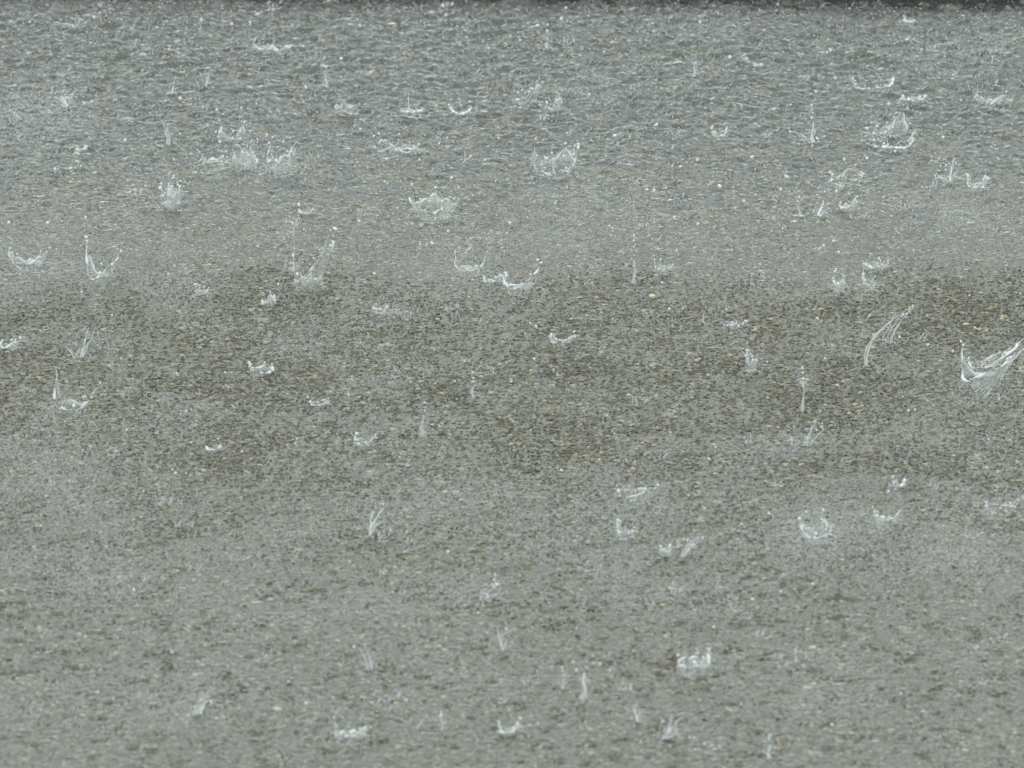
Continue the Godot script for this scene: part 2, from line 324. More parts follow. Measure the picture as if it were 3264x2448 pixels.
func bead_mesh(sd: int) -> ArrayMesh:
	# a wobbling drop, 1 across
	var r := RandomNumberGenerator.new()
	r.seed = sd
	var s := SphereMesh.new()
	s.radius = 0.5
	s.height = r.randf_range(0.95, 1.25)
	s.radial_segments = 10
	s.rings = 6
	var a := s.get_mesh_arrays()
	var v: PackedVector3Array = a[Mesh.ARRAY_VERTEX]
	var ph := r.randf() * TAU
	for i in v.size():
		var p := v[i]
		var t := atan2(p.z, p.x)
		var k := 1.0 + 0.12 * sin(2.0 * t + ph)
		v[i] = Vector3(p.x * k + 0.14 * p.y * sin(ph), p.y, p.z * k)
	return mesh_of(v, a[Mesh.ARRAY_NORMAL], a[Mesh.ARRAY_INDEX])

func tube(pts: PackedVector3Array, rad: PackedFloat32Array, sides := 6) -> ArrayMesh:
	var v := PackedVector3Array()
	var n := PackedVector3Array()
	var idx := PackedInt32Array()
	var count := pts.size()
	for i in count:
		var d := (pts[mini(i + 1, count - 1)] - pts[maxi(i - 1, 0)]).normalized()
		var side := d.cross(Vector3(0.31, 0.2, 0.93)).normalized()
		var up := side.cross(d)
		for k in sides:
			var a := TAU * k / sides
			var o := side * cos(a) + up * sin(a)
			v.append(pts[i] + o * rad[i])
			n.append(o)
	for i in count - 1:
		for k in sides:
			var k2 := (k + 1) % sides
			var a := i * sides + k
			var b := i * sides + k2
			var c := a + sides
			var d := b + sides
			idx.append_array([a, b, c, b, d, c])
	for e in [0, count - 1]:
		var mid := v.size()
		v.append(pts[e])
		n.append((pts[e] - pts[1 if e == 0 else e - 1]).normalized())
		for k in sides:
			var k2 := (k + 1) % sides
			if e == 0:
				idx.append_array([mid, e * sides + k2, e * sides + k])
			else:
				idx.append_array([mid, e * sides + k, e * sides + k2])
	return mesh_of(v, n, idx)

func sheet(rows: Array, air := PackedColorArray()) -> ArrayMesh:
	# rows: arrays of points of equal length, from the foot to the lip
	var v := PackedVector3Array()
	var n := PackedVector3Array()
	var idx := PackedInt32Array()
	var w: int = rows[0].size()
	var h := rows.size()
	for i in h:
		for k in w:
			var p: Vector3 = rows[i][k]
			v.append(p)
			var du: Vector3 = rows[i][mini(k + 1, w - 1)] - rows[i][maxi(k - 1, 0)]
			var dv: Vector3 = rows[mini(i + 1, h - 1)][k] - rows[maxi(i - 1, 0)][k]
			n.append(du.cross(dv).normalized())
	for i in h - 1:
		for k in w - 1:
			var a := i * w + k
			idx.append_array([a, a + w, a + 1, a + 1, a + w, a + w + 1])
	return mesh_of(v, n, idx, air)

func mist(parent: Node, at: Array[Vector3]) -> void:
	# droplets too small to pick apart: one mesh of eight-sided grains
	var v := PackedVector3Array()
	var n := PackedVector3Array()
	var idx := PackedInt32Array()
	for p in at:
		if p.y < 0.0006:
			continue
		var s := rng.randf_range(0.00013, 0.00042)
		var first := v.size()
		for d in [Vector3.RIGHT, Vector3.LEFT, Vector3.UP, Vector3.DOWN, Vector3.BACK, Vector3.FORWARD]:
			v.append(p + d * s)
			n.append(d)
		for f in [[0, 2, 4], [4, 2, 1], [1, 2, 5], [5, 2, 0], [0, 4, 3], [4, 1, 3], [1, 5, 3], [5, 0, 3]]:
			idx.append_array([first + f[0], first + f[2], first + f[1]])
	if v.size():
		var o := part("mist", mesh_of(v, n, idx), M.drop, parent)
		o.set_meta("kind", "stuff")

func drop(parent: Node, at: Vector3, size: float, called := "drop") -> MeshInstance3D:
	var o := part(called, drop_mesh[rng.randi() % drop_mesh.size()], M.drop, parent)
	o.position = at
	o.rotation = Vector3(rng.randf_range(-0.5, 0.5), rng.randf() * TAU, rng.randf_range(-0.5, 0.5))
	o.scale = Vector3.ONE * size
	return o

func profile(h: Array, t: float, closed: bool) -> float:
	var n := h.size()
	var x := t * (n if closed else n - 1)
	var i := int(floor(x))
	var s := x - i
	s = s * s * (3.0 - 2.0 * s)
	if closed:
		return lerpf(h[i % n], h[(i + 1) % n], s)
	return lerpf(h[mini(i, n - 1)], h[mini(i + 1, n - 1)], s)

# ---------------------------------------------------------------- splashes
func curtain_splash(s: Array) -> void:
	var r: float = s[3]
	var a0: float = s[4] * DEG
	var a1: float = s[5] * DEG
	var prof: Array = s[6]
	var out_l: float = s[7]
	var out_r: float = s[8]
	var milk: float = s[11]
	var closed: bool = absf(s[5] - s[4]) >= 359.0
	if not closed and milk < 0.7 and absf(s[5] - s[4]) > 165.0 and prof.size() > 3:
		# the wall of water closes round the back, lower and more broken than in front
		var back := prof.duplicate()
		back.reverse()
		for p in back.slice(1, back.size() - 1):
			prof = prof + [p * rng.randf_range(0.45, 1.05)]
		a1 = a0 + (TAU if s[5] > s[4] else -TAU)
		closed = true
	var t := thing(s[12], Vector3(s[1], water_at(s[1], s[2]), s[2]), s[13], "splash", s[14])
	var n := 56
	var rows := []
	var layers := 9
	var tallest := 0.0
	for p in prof:
		tallest = maxf(tallest, p)
	var jitter := PackedFloat32Array()
	var ph := rng.randf() * 10.0
	for k in n + 1:
		jitter.append(1.0 + 0.42 * chop.get_noise_2d((k % n if closed else k) * 0.005 + ph, ph) + 0.07 * chop2.get_noise_2d((k % n if closed else k) * 0.01 + ph, ph))
	for i in layers:
		var f := float(i) / (layers - 1)
		var row: Array[Vector3] = []
		for k in n + 1:
			var u := float(k) / n
			var a := lerpf(a0, a1, u)
			var hh := profile(prof, u, closed) * jitter[k]
			var right := 0.5 + 0.5 * cos(a)
			var lean := lerpf(out_l, out_r, right) * pow(f, 1.3) * clampf(hh / tallest, 0.15, 1.0)
			var rr := r * (1.0 - 0.12 * sin(f * PI) + 0.06 * sin(a * 3.0 + ph) + 0.05 * chop.get_noise_2d(ph + 0.03 * cos(a), 0.03 * sin(a) + f * 0.03))
			row.append(Vector3(rr * cos(a) + lean * cos(a) * 0.5 + lean * 0.5 * (1.0 if out_r > 1.5 * absf(out_l) and right > 0.3 else cos(a)), -0.001 + (hh + 0.001) * f, rr * sin(a) + lean * sin(a) * 0.6))
		rows.append(row)
	# the air in the sheet lies in streaks, patches and tears
	var air := PackedColorArray()
	for i in layers:
		var f := float(i) / (layers - 1)
		for k in n + 1:
			var kk := k % n if closed else k
			var streak := 0.62 + 0.9 * chop2.get_noise_2d(kk * 0.011 + ph, f * 0.006 + ph) + 0.9 * chop.get_noise_2d(kk * 0.006, f * 0.03 + ph * 2.0)
			air.append(Color(0.88, 0.91, 0.92, clampf(streak, 0.0, 1.0) * (0.06 + 0.55 * milk) * smooth(0.0, 0.3, f)))
	part("sheet", sheet(rows, air), M.froth, t)
	# the thick lip, with beads of uneven width
	var top: Array = rows[layers - 1]
	var lip: Material = M["lip_%d" % clampi(int(milk * 6.5), 0, 5)]
	var thin_lip: Material = M["lip_%d" % clampi(int(milk * 6.5) - 2, 0, 5)]
	var pts := PackedVector3Array()
	var rad := PackedFloat32Array()
	var start := 0
	for k in n + 1:
		pts.append(top[k])
		var w := 0.00095 * clampf(0.75 + 2.2 * chop.get_noise_2d(k * 0.007 + ph, ph + 3.0) + 1.3 * chop2.get_noise_2d(k * 0.016 + ph, ph), 0.16, 2.0)
		rad.append(w * (0.45 + 0.85 * milk))
		# the lip tears into several pieces
		var torn := chop.get_noise_2d(k * 0.004 + ph * 3.0, 5.0) > 0.20 and k - start > 4
		if torn or k == n:
			if pts.size() > 2 and rng.randf() < 0.72 + 0.3 * milk:
				rad[0] *= 0.3
				rad[rad.size() - 1] *= 0.3
				part("lip", tube(pts, rad), lip, t)
			pts = PackedVector3Array()
			rad = PackedFloat32Array()
			start = k
	# fingers grow from the peaks of the lip
	var peaks: Array[int] = []
	var last := -9
	for k in range(0 if closed else 1, n):
		var here: float = top[k].y
		if here > top[(k - 1 + n) % n].y and here >= top[k + 1].y or (not closed and (k == 1 and top[0].y > here or k == n - 1 and top[n].y > here)):
			if k - last > 4:
				peaks.append(k)
				last = k
	for k in peaks:
		var at: Vector3 = top[k]
		if k == 1 and not closed:
			at = top[0]
		elif k == n - 1 and not closed:
			at = top[n]
		if at.y < 0.0035:
			continue
		var low: Vector3 = rows[4][k]
		var go := (at - low).normalized()
		var main := at.y * rng.randf_range(0.05, 0.42)
		for w in 1 + rng.randi() % 4:
			# one main finger and the frayed threads beside it
			var from := at
			var dir := go
			var long := main
			if w > 0:
				from = rows[rng.randi_range(4, layers - 1)][clampi(k + rng.randi_range(-3, 3), 0, n)]
				dir = (go + Vector3(rng.randf_range(-0.35, 0.45), rng.randf_range(-0.3, 0.3), rng.randf_range(-0.3, 0.3))).normalized()
				long = at.y * rng.randf_range(0.1, 0.5)
			var thick := rng.randf_range(0.8, 1.1) if w == 0 else rng.randf_range(0.3, 0.65)
			var fp := PackedVector3Array()
			var fr := PackedFloat32Array()
			var curl := rng.randf_range(-0.35, 0.35)
			for q in 7:
				var g := q / 6.0
				fp.append(from - dir * 0.001 + dir * long * g + Vector3((0.12 + curl) * long * g * g, 0.08 * long * g * g, rng.randf_range(-0.0002, 0.0002)))
				fr.append((0.00085 * (1.0 - 0.75 * g) + (0.0003 if q == 6 and w == 0 else 0.0)) * thick * (0.55 + 0.6 * milk) * (1.0 + 0.35 * sin(q * 2.2 + ph)))
			part("finger" if w == 0 else "thread", tube(fp, fr, 6 if w == 0 else 5), lip if w == 0 else thin_lip, t)
			if rng.randf() < 0.45:
				drop(t, fp[6] + dir * rng.randf_range(0.001, 0.005), rng.randf_range(0.0012, 0.0026) * (1.0 if w == 0 else 0.7))
	# fine spray thrown off the lip
	var specks: Array[Vector3] = []
	for b in int(60 + 260 * milk):
		var p: Vector3 = top[peaks[rng.randi() % peaks.size()] if peaks.size() and rng.randf() < 0.6 else rng.randi() % (n + 1)]
		specks.append(p * Vector3(1, rng.randf_range(0.5, 1.0), 1) + Vector3(rng.randfn(0.08, 0.4), rng.randfn(0.1, 0.4), rng.randfn(0.0, 0.4)) * clampf(tallest * (rng.randf() + 0.2), 0.003, 0.016))
	mist(t, specks)
	var count: int = s[9]
	var above: float = s[10]
	for b in count:
		var k := rng.randi() % (n + 1)
		if b < peaks.size() * 2 and peaks.size():
			k = peaks[b % peaks.size()]
		var p: Vector3 = top[k]
		drop(t, p + Vector3(rng.randf_range(-0.3, 0.45) * above * 0.5, rng.randf_range(0.05, 1.0) * above, rng.randf_range(-0.3, 0.3) * above * 0.5), rng.randf_range(0.0011, 0.0028))

func jet_splash(s: Array) -> void:
	var h: float = s[3]
	var w: float = s[4]
	var lean: float = s[5]
	var milk: float = s[7]
	var t := thing(s[8], Vector3(s[1], water_at(s[1], s[2]), s[2]), s[9], "jet", s[10])
	var pts := PackedVector3Array()
	var rad := PackedFloat32Array()
	var ph := rng.randf() * 10.0
	for q in 25:
		var g := q / 24.0
		pts.append(Vector3(lean * g * g + 0.35 * w * sin(g * 7.0 + ph), h * g - 0.001, 0.3 * w * sin(g * 5.0 + ph)))
		var k := 0.55 + 1.3 * pow(1.0 - g, 6.0) + 0.45 * sin(g * 19.0 + ph) * sin(g * 8.0 + 2.0 * ph) + 0.7 * absf(chop2.get_noise_2d(g * 0.12, ph))
		rad.append(w * maxf(k, 0.12) * (0.9 - 0.4 * g) * (0.4 if q == 24 else 1.0))
	part("column", tube(pts, rad, 8), M["film_%d" % clampi(int(milk * 6.0) + (1 if w < 0.003 else 0), 0, 5)] if w > 0.0022 else M["lip_%d" % clampi(int(milk * 6.0), 0, 5)], t)
	# bright cords inside the column
	if w > 0.0016:
		for c in 2 if w < 0.004 else 4:
			var cp := PackedVector3Array()
			var cr := PackedFloat32Array()
			var o := Vector3(rng.randf_range(-0.6, 0.6), 0, rng.randf_range(-0.6, 0.6)) * w
			for q in range(c, 24, 2):
				cp.append(pts[q] + o * (1.0 - 0.5 * q / 24.0) + Vector3(rng.randf_range(-0.12, 0.12) * w, 0, 0))
				cr.append(rng.randf_range(0.0002, 0.0006) * (0.5 + milk))
			part("cord", tube(cp, cr, 5), M["lip_%d" % clampi(int(milk * 5.0), 0, 5)], t)
	var specks: Array[Vector3] = []
	for b in int(40 + 150 * milk):
		specks.append(Vector3(lean * rng.randf() + rng.randfn(0.0, 1.0) * (w + 0.002), h * rng.randf_range(0.1, 1.4), rng.randfn(0.0, 1.0) * (w + 0.001)))
	mist(t, specks)
	for b in int(s[6]):
		var size := rng.randf_range(0.0011, 0.0024) * (0.8 + 0.5 * milk)
		drop(t, Vector3(lean * 1.1 + rng.randf_range(-1.0, 1.0) * maxf(w, 0.0012), h + 0.002 + 0.0040 * b * rng.randf_range(0.7, 1.2), rng.randf_range(-1.0, 1.0) * w), size)

func fan_splash(s: Array) -> void:
	var milk: float = s[4]
	var t := thing(s[6], Vector3(s[1], water_at(s[1], s[2]), s[2]), s[7], "splash", s[8])
	var strands := []
	for st in s[3]:
		var pts := PackedVector3Array()
		var zz := rng.randf_range(-0.006, 0.006)
		var a := Vector3(st[0], -0.001, zz * 0.2)
		var b := Vector3(st[1], st[2] * 1.04, zz)
		var c := Vector3(st[3], st[4] * 1.04, zz * 2.0)
		for q in 15:
			var g := q / 14.0
			# quadratic through the three points
			var p := a * (2.0 * (g - 0.5) * (g - 1.0)) + b * (-4.0 * g * (g - 1.0)) + c * (2.0 * g * (g - 0.5))
			pts.append(p + Vector3(rng.randf_range(-0.0005, 0.0005), rng.randf_range(-0.0004, 0.0004), 0.0))
		strands.append(pts)
	for k in strands.size():
		var rad := PackedFloat32Array()
		var ph := rng.randf() * 9.0
		for q in 15:
			var g := q / 14.0
			rad.append(0.0010 * (1.0 - 0.72 * g) * (0.5 + 0.8 * milk) * (1.0 + 0.4 * sin(g * 17.0 + ph)))
		part("strand", tube(strands[k], rad), M["lip_%d" % clampi(int(milk * 6.0), 0, 5)], t)
	for k in strands.size() - 1:
		var rows := []
		for q in 13:
			var row: Array[Vector3] = []
			var reach := 1.0 - 0.12 * sin(q * 0.9)
			for w in 6:
				var u := w / 5.0
				var sag := 1.0 - 0.35 * sin(u * PI) * reach
				var i0 := int(q * sag)
				var f := q * sag - i0
				var p: Vector3 = strands[k][i0].lerp(strands[k][i0 + 1], f)
				var p2: Vector3 = strands[k + 1][i0].lerp(strands[k + 1][i0 + 1], f)
				row.append(p.lerp(p2, u) + Vector3(0, 0, 0.002 * sin(u * PI) * sin(q * 0.6)))
			rows.append(row)
		var air := PackedColorArray()
		for q in 13:
			for w in 6:
				air.append(Color(0.88, 0.91, 0.92, clampf(0.5 + 1.5 * chop2.get_noise_2d(w * 0.02 + k, q * 0.004 + s[1]), 0.0, 1.0) * milk * 0.7))
		part("sheet", sheet(rows, air), M.froth, t)
	var specks: Array[Vector3] = []
	for b in int(50 + 190 * milk):
		specks.append(strands[rng.randi() % strands.size()][rng.randi_range(3, 14)] + Vector3(rng.randfn(0.001, 0.004), rng.randfn(0.001, 0.004), rng.randfn(0.0, 0.003)))
	mist(t, specks)
	for b in int(s[5]):
		var k := rng.randi() % strands.size()
		var p: Vector3 = strands[k][rng.randi_range(8, 14)]
		drop(t, p + Vector3(rng.randf_range(-0.006, 0.008), rng.randf_range(-0.002, 0.009), rng.randf_range(-0.004, 0.004)), rng.randf_range(0.0009, 0.0019))

func burst(s: Array) -> void:
	var w: float = s[3]
	var h: float = s[4]
	var big: float = s[6]
	var t := thing(s[7], Vector3(s[1], water_at(s[1], s[2]), s[2]), s[8], "spray", s[9])
	var specks: Array[Vector3] = []
	for k in int(s[5]) * 4:
		specks.append(Vector3(rng.randfn(0.0, 0.5) * w, rng.randf() * h * 1.2, rng.randfn(0.0, 0.4) * w))
	mist(t, specks)
	for k in int(s[5]):
		var a := rng.randf() * TAU
		var r := sqrt(rng.randf()) * w
		var size := big * rng.randf_range(0.7, 1.7)
		var at := Vector3(r * cos(a), 0.001 + rng.randf() * h * (1.0 - 0.3 * r / w), r * sin(a) * 0.8)
		drop(t, at, size)
		if rng.randf() < 0.25:
			var p := PackedVector3Array([at, at + Vector3(0.0015, 0.002, 0), at + Vector3(0.002, 0.0045, 0.0)])
			part("thread", tube(p, PackedFloat32Array([0.0005, 0.0004, 0.0001]), 5), M.lip_4, t)

# ---------------------------------------------------------------- water sheet
func water_at(x: float, z: float) -> float:
	var i := clampi(int((x - WX0) / CELL), 0, wn - 1)
	var k := clampi(int((z - WZ0) / CELL), 0, wm - 1)
	return level[k * wn + i]

func make_water() -> void:
	wn = int((WX1 - WX0) / CELL) + 1
	wm = int((WZ1 - WZ0) / CELL) + 1
	level.resize(wn * wm)
	var r := RandomNumberGenerator.new()
	r.seed = 77
	# wind chop, stronger where the water is deep
	for k in wm:
		var z := WZ0 + k * CELL
		var far := smooth(-0.25, -0.75, z)
		var amp := lerpf(0.00035, 0.0016, far) + 0.0012 * smooth(-0.75, -1.15, z) + 0.0003 * smooth(0.3, 0.9, z)
		var fine := lerpf(0.00034, 0.0017, far) + 0.0008 * smooth(0.2, 0.9, z)
		var swell := 0.0034 * smooth(-0.55, -1.10, z) + 0.0012 * far + 0.0012 * smooth(0.25, 0.9, z)
		for i in wn:
			var x := WX0 + i * CELL
			level[k * wn + i] = amp * 0.7 * chop.get_noise_2d(x, z * 1.9) + fine * chop2.get_noise_2d(x, z) + swell * chop.get_noise_2d(x * 1.0 + 40.0, z * 1.5 + 0.12 * x)
	# rings left by earlier drops, and those round the splashes
	for q in 5200 + SPLASHES.size() * 2:
		var cx := r.randf_range(WX0, WX1)
		var cz := r.randf_range(WZ0, WZ1)
		var size := r.randf_range(0.006, 0.030)
		var wave := r.randf_range(0.005, 0.009)
		if q >= 5200:
			var s: Array = SPLASHES[(q - 5200) / 2]
			cx = s[1]
			cz = s[2]
			size = (float(s[3]) if s[0] == "c" else 0.006) * (1.15 if q % 2 else 1.75) + 0.003
			wave = 0.007
		var amp := r.randf_range(0.0002, 0.0009) * lerpf(0.55, 1.0, smooth(-0.2, -0.7, cz)) * 0.016 / (size + 0.008) * (2.2 if q >= 5200 else 1.0)
		var reach := size + 1.2 * wave
		var i0 := maxi(0, int((cx - reach - WX0) / CELL))
		var i1 := mini(wn - 1, int((cx + reach - WX0) / CELL) + 1)
		var k0 := maxi(0, int((cz - reach - WZ0) / CELL))
		var k1 := mini(wm - 1, int((cz + reach - WZ0) / CELL) + 1)
		for k in range(k0, k1 + 1):
			var dz := WZ0 + k * CELL - cz
			for i in range(i0, i1 + 1):
				var dx := WX0 + i * CELL - cx
				var d := sqrt(dx * dx + dz * dz) - size
				if absf(d) < 1.2 * wave:
					var e := d / wave
					level[k * wn + i] += amp * cos(e * 5.2) * (1.0 - e * e / 1.44)
	var v := PackedVector3Array()
	var n := PackedVector3Array()
	var idx := PackedInt32Array()
	v.resize(wn * wm)
	n.resize(wn * wm)
	for k in wm:
		for i in wn:
			var at := k * wn + i
			v[at] = Vector3(WX0 + i * CELL, level[at], WZ0 + k * CELL)
			var dx := level[k * wn + mini(i + 1, wn - 1)] - level[k * wn + maxi(i - 1, 0)]
			var dz := level[mini(k + 1, wm - 1) * wn + i] - level[maxi(k - 1, 0) * wn + i]
			n[at] = Vector3(-dx, 2.0 * CELL, -dz).normalized()
	idx.resize((wn - 1) * (wm - 1) * 6)
	var at := 0
	for k in wm - 1:
		for i in wn - 1:
			var a := k * wn + i
			idx[at] = a
			idx[at + 1] = a + 1
			idx[at + 2] = a + wn
			idx[at + 3] = a + 1
			idx[at + 4] = a + wn + 1
			idx[at + 5] = a + wn
			at += 6
	# beyond the part that is worked out in full the sheet goes on flat to both sides and towards the viewer
	var uv := PackedVector2Array()
	var edge := [Vector3(WX0, 0, WZ0), Vector3(WX1, 0, WZ0), Vector3(WX1, 0, WZ1), Vector3(WX0, 0, WZ1)]
	var outer := [Vector3(-14, 0, WZ0), Vector3(14, 0, WZ0), Vector3(14, 0, 14), Vector3(-14, 0, 14)]
	for q in [3, 1, 2]:
		var first := v.size()
		v.append_array([edge[q], outer[q], outer[(q + 1) % 4], edge[(q + 1) % 4]])
		for j in 4:
			n.append(Vector3.UP)
		idx.append_array([first, first + 1, first + 2, first, first + 2, first + 3])
	for p in v:
		uv.append(Vector2(p.x, p.z))
	var o := part("water", mesh_of(v, n, idx, PackedColorArray(), uv), M.water, self)
	structure(o)
	tag(o, "rain beaten sheet of shallow water over the road", "water")

# ---------------------------------------------------------------- road
func stone_color(r: RandomNumberGenerator) -> Color:
	var p := r.randf()
	var b := r.randf_range(0.70, 1.30)
	if p < 0.32:
		return Color(0.082, 0.074, 0.044) * b
	if p < 0.56:
		return Color(0.100, 0.096, 0.076) * b
	if p < 0.70:
		return Color(0.100, 0.091, 0.032) * b
	if p < 0.82:
		return Color(0.066, 0.084, 0.064) * b
	if p < 0.89:
		return Color(0.115, 0.086, 0.064) * b
	if p < 0.96:
		return Color(0.24, 0.21, 0.13) * b
	return Color(0.40, 0.35, 0.22) * b

func gravel_patch(side: float, sd: int, kinds: Array[Mesh]) -> ArrayMesh:
	# a square of road packed with stones whose tops lie about y = 0
	var r := RandomNumberGenerator.new()
	r.seed = sd
	var step := 0.0038
	var v := PackedVector3Array()
	var n := PackedVector3Array()
	var c := PackedColorArray()
	var idx := PackedInt32Array()
	var arrays := []
	for m in kinds:
		arrays.append(m.surface_get_arrays(0))
	var count := int(round(side / step))
	for i in count:
		for k in count:
			var at := Vector3((i + 0.5 + r.randf_range(-0.5, 0.5)) * side / count - side / 2.0, 0, (k + 0.5 + r.randf_range(-0.5, 0.5)) * side / count - side / 2.0)
			var size := step * (0.7 + 0.8 * r.randf() + (0.8 if r.randf() < 0.05 else 0.0))
			var tall := size * r.randf_range(0.5, 0.8)
			at.y = r.randf_range(-0.0010, 0.0003) - tall * 0.27
			var b := Basis.from_euler(Vector3(r.randf_range(-0.16, 0.16), r.randf() * TAU, r.randf_range(-0.16, 0.16))) * Basis.from_scale(Vector3(size, tall, size * r.randf_range(0.65, 1.0)))
			var col := stone_color(r)
			var a: Array = arrays[r.randi() % arrays.size()]
			var first := v.size()
			var av: PackedVector3Array = a[Mesh.ARRAY_VERTEX]
			var an: PackedVector3Array = a[Mesh.ARRAY_NORMAL]
			var turn := b.inverse().transposed()
			for q in av.size():
				v.append(at + b * av[q])
				n.append((turn * an[q]).normalized())
				c.append(col)
			for q in a[Mesh.ARRAY_INDEX]:
				idx.append(first + q)
	return mesh_of(v, n, idx, c)

func make_road() -> void:
	var road := Node3D.new()
	road.name = "road"
	add_child(road)
	structure(road)
	tag(road, "flooded asphalt road of brown and grey stones", "road")
	# the binder between the stones follows the dips of the road
	var v := PackedVector3Array()
	var n := PackedVector3Array()
	var idx := PackedInt32Array()
	var uv := PackedVector2Array()
	var nx := 60
	var nz := 90
	for k in nz + 1:
		for i in nx + 1:
			var x := lerpf(-1.1, 1.1, float(i) / nx)
			var z := lerpf(-1.56, 1.9, float(k) / nz)
			v.append(Vector3(x, -depth_at(x, z) - 0.0026, z))
			n.append(Vector3.UP)
			uv.append(Vector2(x, z))
	for k in nz:
		for i in nx:
			var a := k * (nx + 1) + i
			idx.append_array([a, a + 1, a + nx + 1, a + 1, a + nx + 2, a + nx + 1])
	part("binder", mesh_of(v, n, idx, PackedColorArray(), uv), M.bitumen, road)
	# silt and sand fill the road between the stones and bury most of them in the deep water
	v = PackedVector3Array()
	n = PackedVector3Array()
	idx = PackedInt32Array()
	uv = PackedVector2Array()
	nx = 230
	nz = 420
	for k in nz + 1:
		for i in nx + 1:
			var x := lerpf(-0.92, 0.92, float(i) / nx)
			var z := lerpf(-1.56, 1.6, float(k) / nz)
			var over := lerpf(-0.0010, -0.0003, smooth(-0.35, -0.7, z))
			v.append(Vector3(x, -depth_at(x, z) + over + 0.0011 * chop2.get_noise_2d(x * 1.3 + 9.0, z * 1.3), z))
			n.append(Vector3.UP)
			uv.append(Vector2(x, z))
	for k in nz:
		for i in nx:
			var a := k * (nx + 1) + i
			idx.append_array([a, a + 1, a + nx + 1, a + 1, a + nx + 2, a + nx + 1])
	part("silt", mesh_of(v, n, idx, PackedColorArray(), uv), M.silt, road)
	# dark mud has settled over it where the water is deepest
	for i in v.size():
		v[i].y += 0.0019 * smooth(-0.25, -1.10, v[i].z) - 0.0011 + 0.0016 * patches.get_noise_2d(v[i].x * 5.0, v[i].z * 2.5) + 0.0008 * chop.get_noise_2d(v[i].x, v[i].z)
	part("mud", mesh_of(v, n, idx, PackedColorArray(), uv), M.mud, road)
	# stones: three hundred of the largest by themselves, the others together in patches
	var r := RandomNumberGenerator.new()
	r.seed = 4242
	var kinds: Array[Mesh] = []
	for k in 5:
		kinds.append(stone_mesh(100 + k))
	var side := 0.06
	var patch: Array[Mesh] = []
	for k in 12:
		patch.append(gravel_patch(side, 500 + k, kinds))
	var where: Array = []
	for k in 12:
		where.append([])
	var z := -1.50
	while z < 1.34:
		var x := -0.78
		while x < 0.78:
			var h := -depth_at(x, z)
			var hx := depth_at(x - side * 0.5, z) - depth_at(x + side * 0.5, z)
			var hz := depth_at(x, z - side * 0.5) - depth_at(x, z + side * 0.5)
			var b := Basis(Vector3(side, hx, 0).normalized(), Vector3(-hx, side, -hz).normalized(), Vector3(0, hz, side).normalized()) * Basis(Vector3.UP, (r.randi() % 4) * PI / 2.0)
			where[r.randi() % 12].append(Transform3D(b, Vector3(x, h, z)))
			x += side
		z += side
	for k in 12:
		var mm := MultiMesh.new()
		mm.transform_format = MultiMesh.TRANSFORM_3D
		mm.mesh = patch[k]
		mm.instance_count = where[k].size()
		for i in where[k].size():
			mm.set_instance_transform(i, where[k][i])
		var o := MultiMeshInstance3D.new()
		o.name = "gravel"
		o.multimesh = mm
		o.material_override = M.stone
		o.set_meta("kind", "stuff")
		road.add_child(o, true)
	# big pale stones, each a part of its own
	var shades: Array[StandardMaterial3D] = []
	for c in [Color(0.42, 0.37, 0.24), Color(0.36, 0.33, 0.26), Color(0.30, 0.25, 0.15), Color(0.24, 0.23, 0.19), Color(0.45, 0.42, 0.33), Color(0.16, 0.13, 0.08)]:
		shades.append(mat("pale_stone", c, 0.25))
	var spots := [[-0.251, 0.821, 0.012, 0], [-0.185, 0.907, 0.012, 4], [-0.294, 0.513, 0.011, 2], [0.241, 0.750, 0.013, 4], [0.233, 0.852, 0.012, 1], [0.115, 0.174, 0.008, 2], [-0.327, -0.307, 0.008, 4], [0.421, -1.013, 0.010, 1], [0.489, -1.008, 0.012, 0], [0.461, -1.105, 0.008, 2]]
	while spots.size() < 300:
		var pz := r.randf_range(-0.75, 1.08) if r.randf() < 0.85 else r.randf_range(-1.3, -0.75)
		spots.append([r.randf_range(-0.52, 0.52), pz, r.randf_range(0.0048, 0.0085), r.randi() % 6])
	for s in spots:
		var o := part("stone", kinds[r.randi() % 5], shades[s[3]], road)
		var flat: float = s[2] * r.randf_range(0.4, 0.6)
		o.position = Vector3(s[0], -depth_at(s[0], s[1]) + r.randf_range(-0.0006, 0.0008) - flat * 0.27 + (0.004 if s[1] < -0.6 and s[2] > 0.0095 else 0.0), s[1])
		o.rotation.y = r.randf() * TAU
		o.scale = Vector3(s[2], flat, s[2] * r.randf_range(0.6, 0.9))

func make_kerb() -> void:
	# the kerb runs a little askew to the view; each stone 0.9 long with a mortar gap
	var kerb := Node3D.new()
	kerb.name = "kerb"
	add_child(kerb)
	structure(kerb)
	tag(kerb, "dark wet kerb stones along the far edge of the flooded road", "kerb")
	kerb.position = Vector3(0.33, -0.098, -1.399)
	kerb.rotation.y = -atan(0.05)
	for k in range(-5, 6):
		var o := part("kerb_stone", kerb_block(k), M.kerb_stone, kerb)
		o.position = Vector3(k * 0.912 + 0.2, 0, 0)

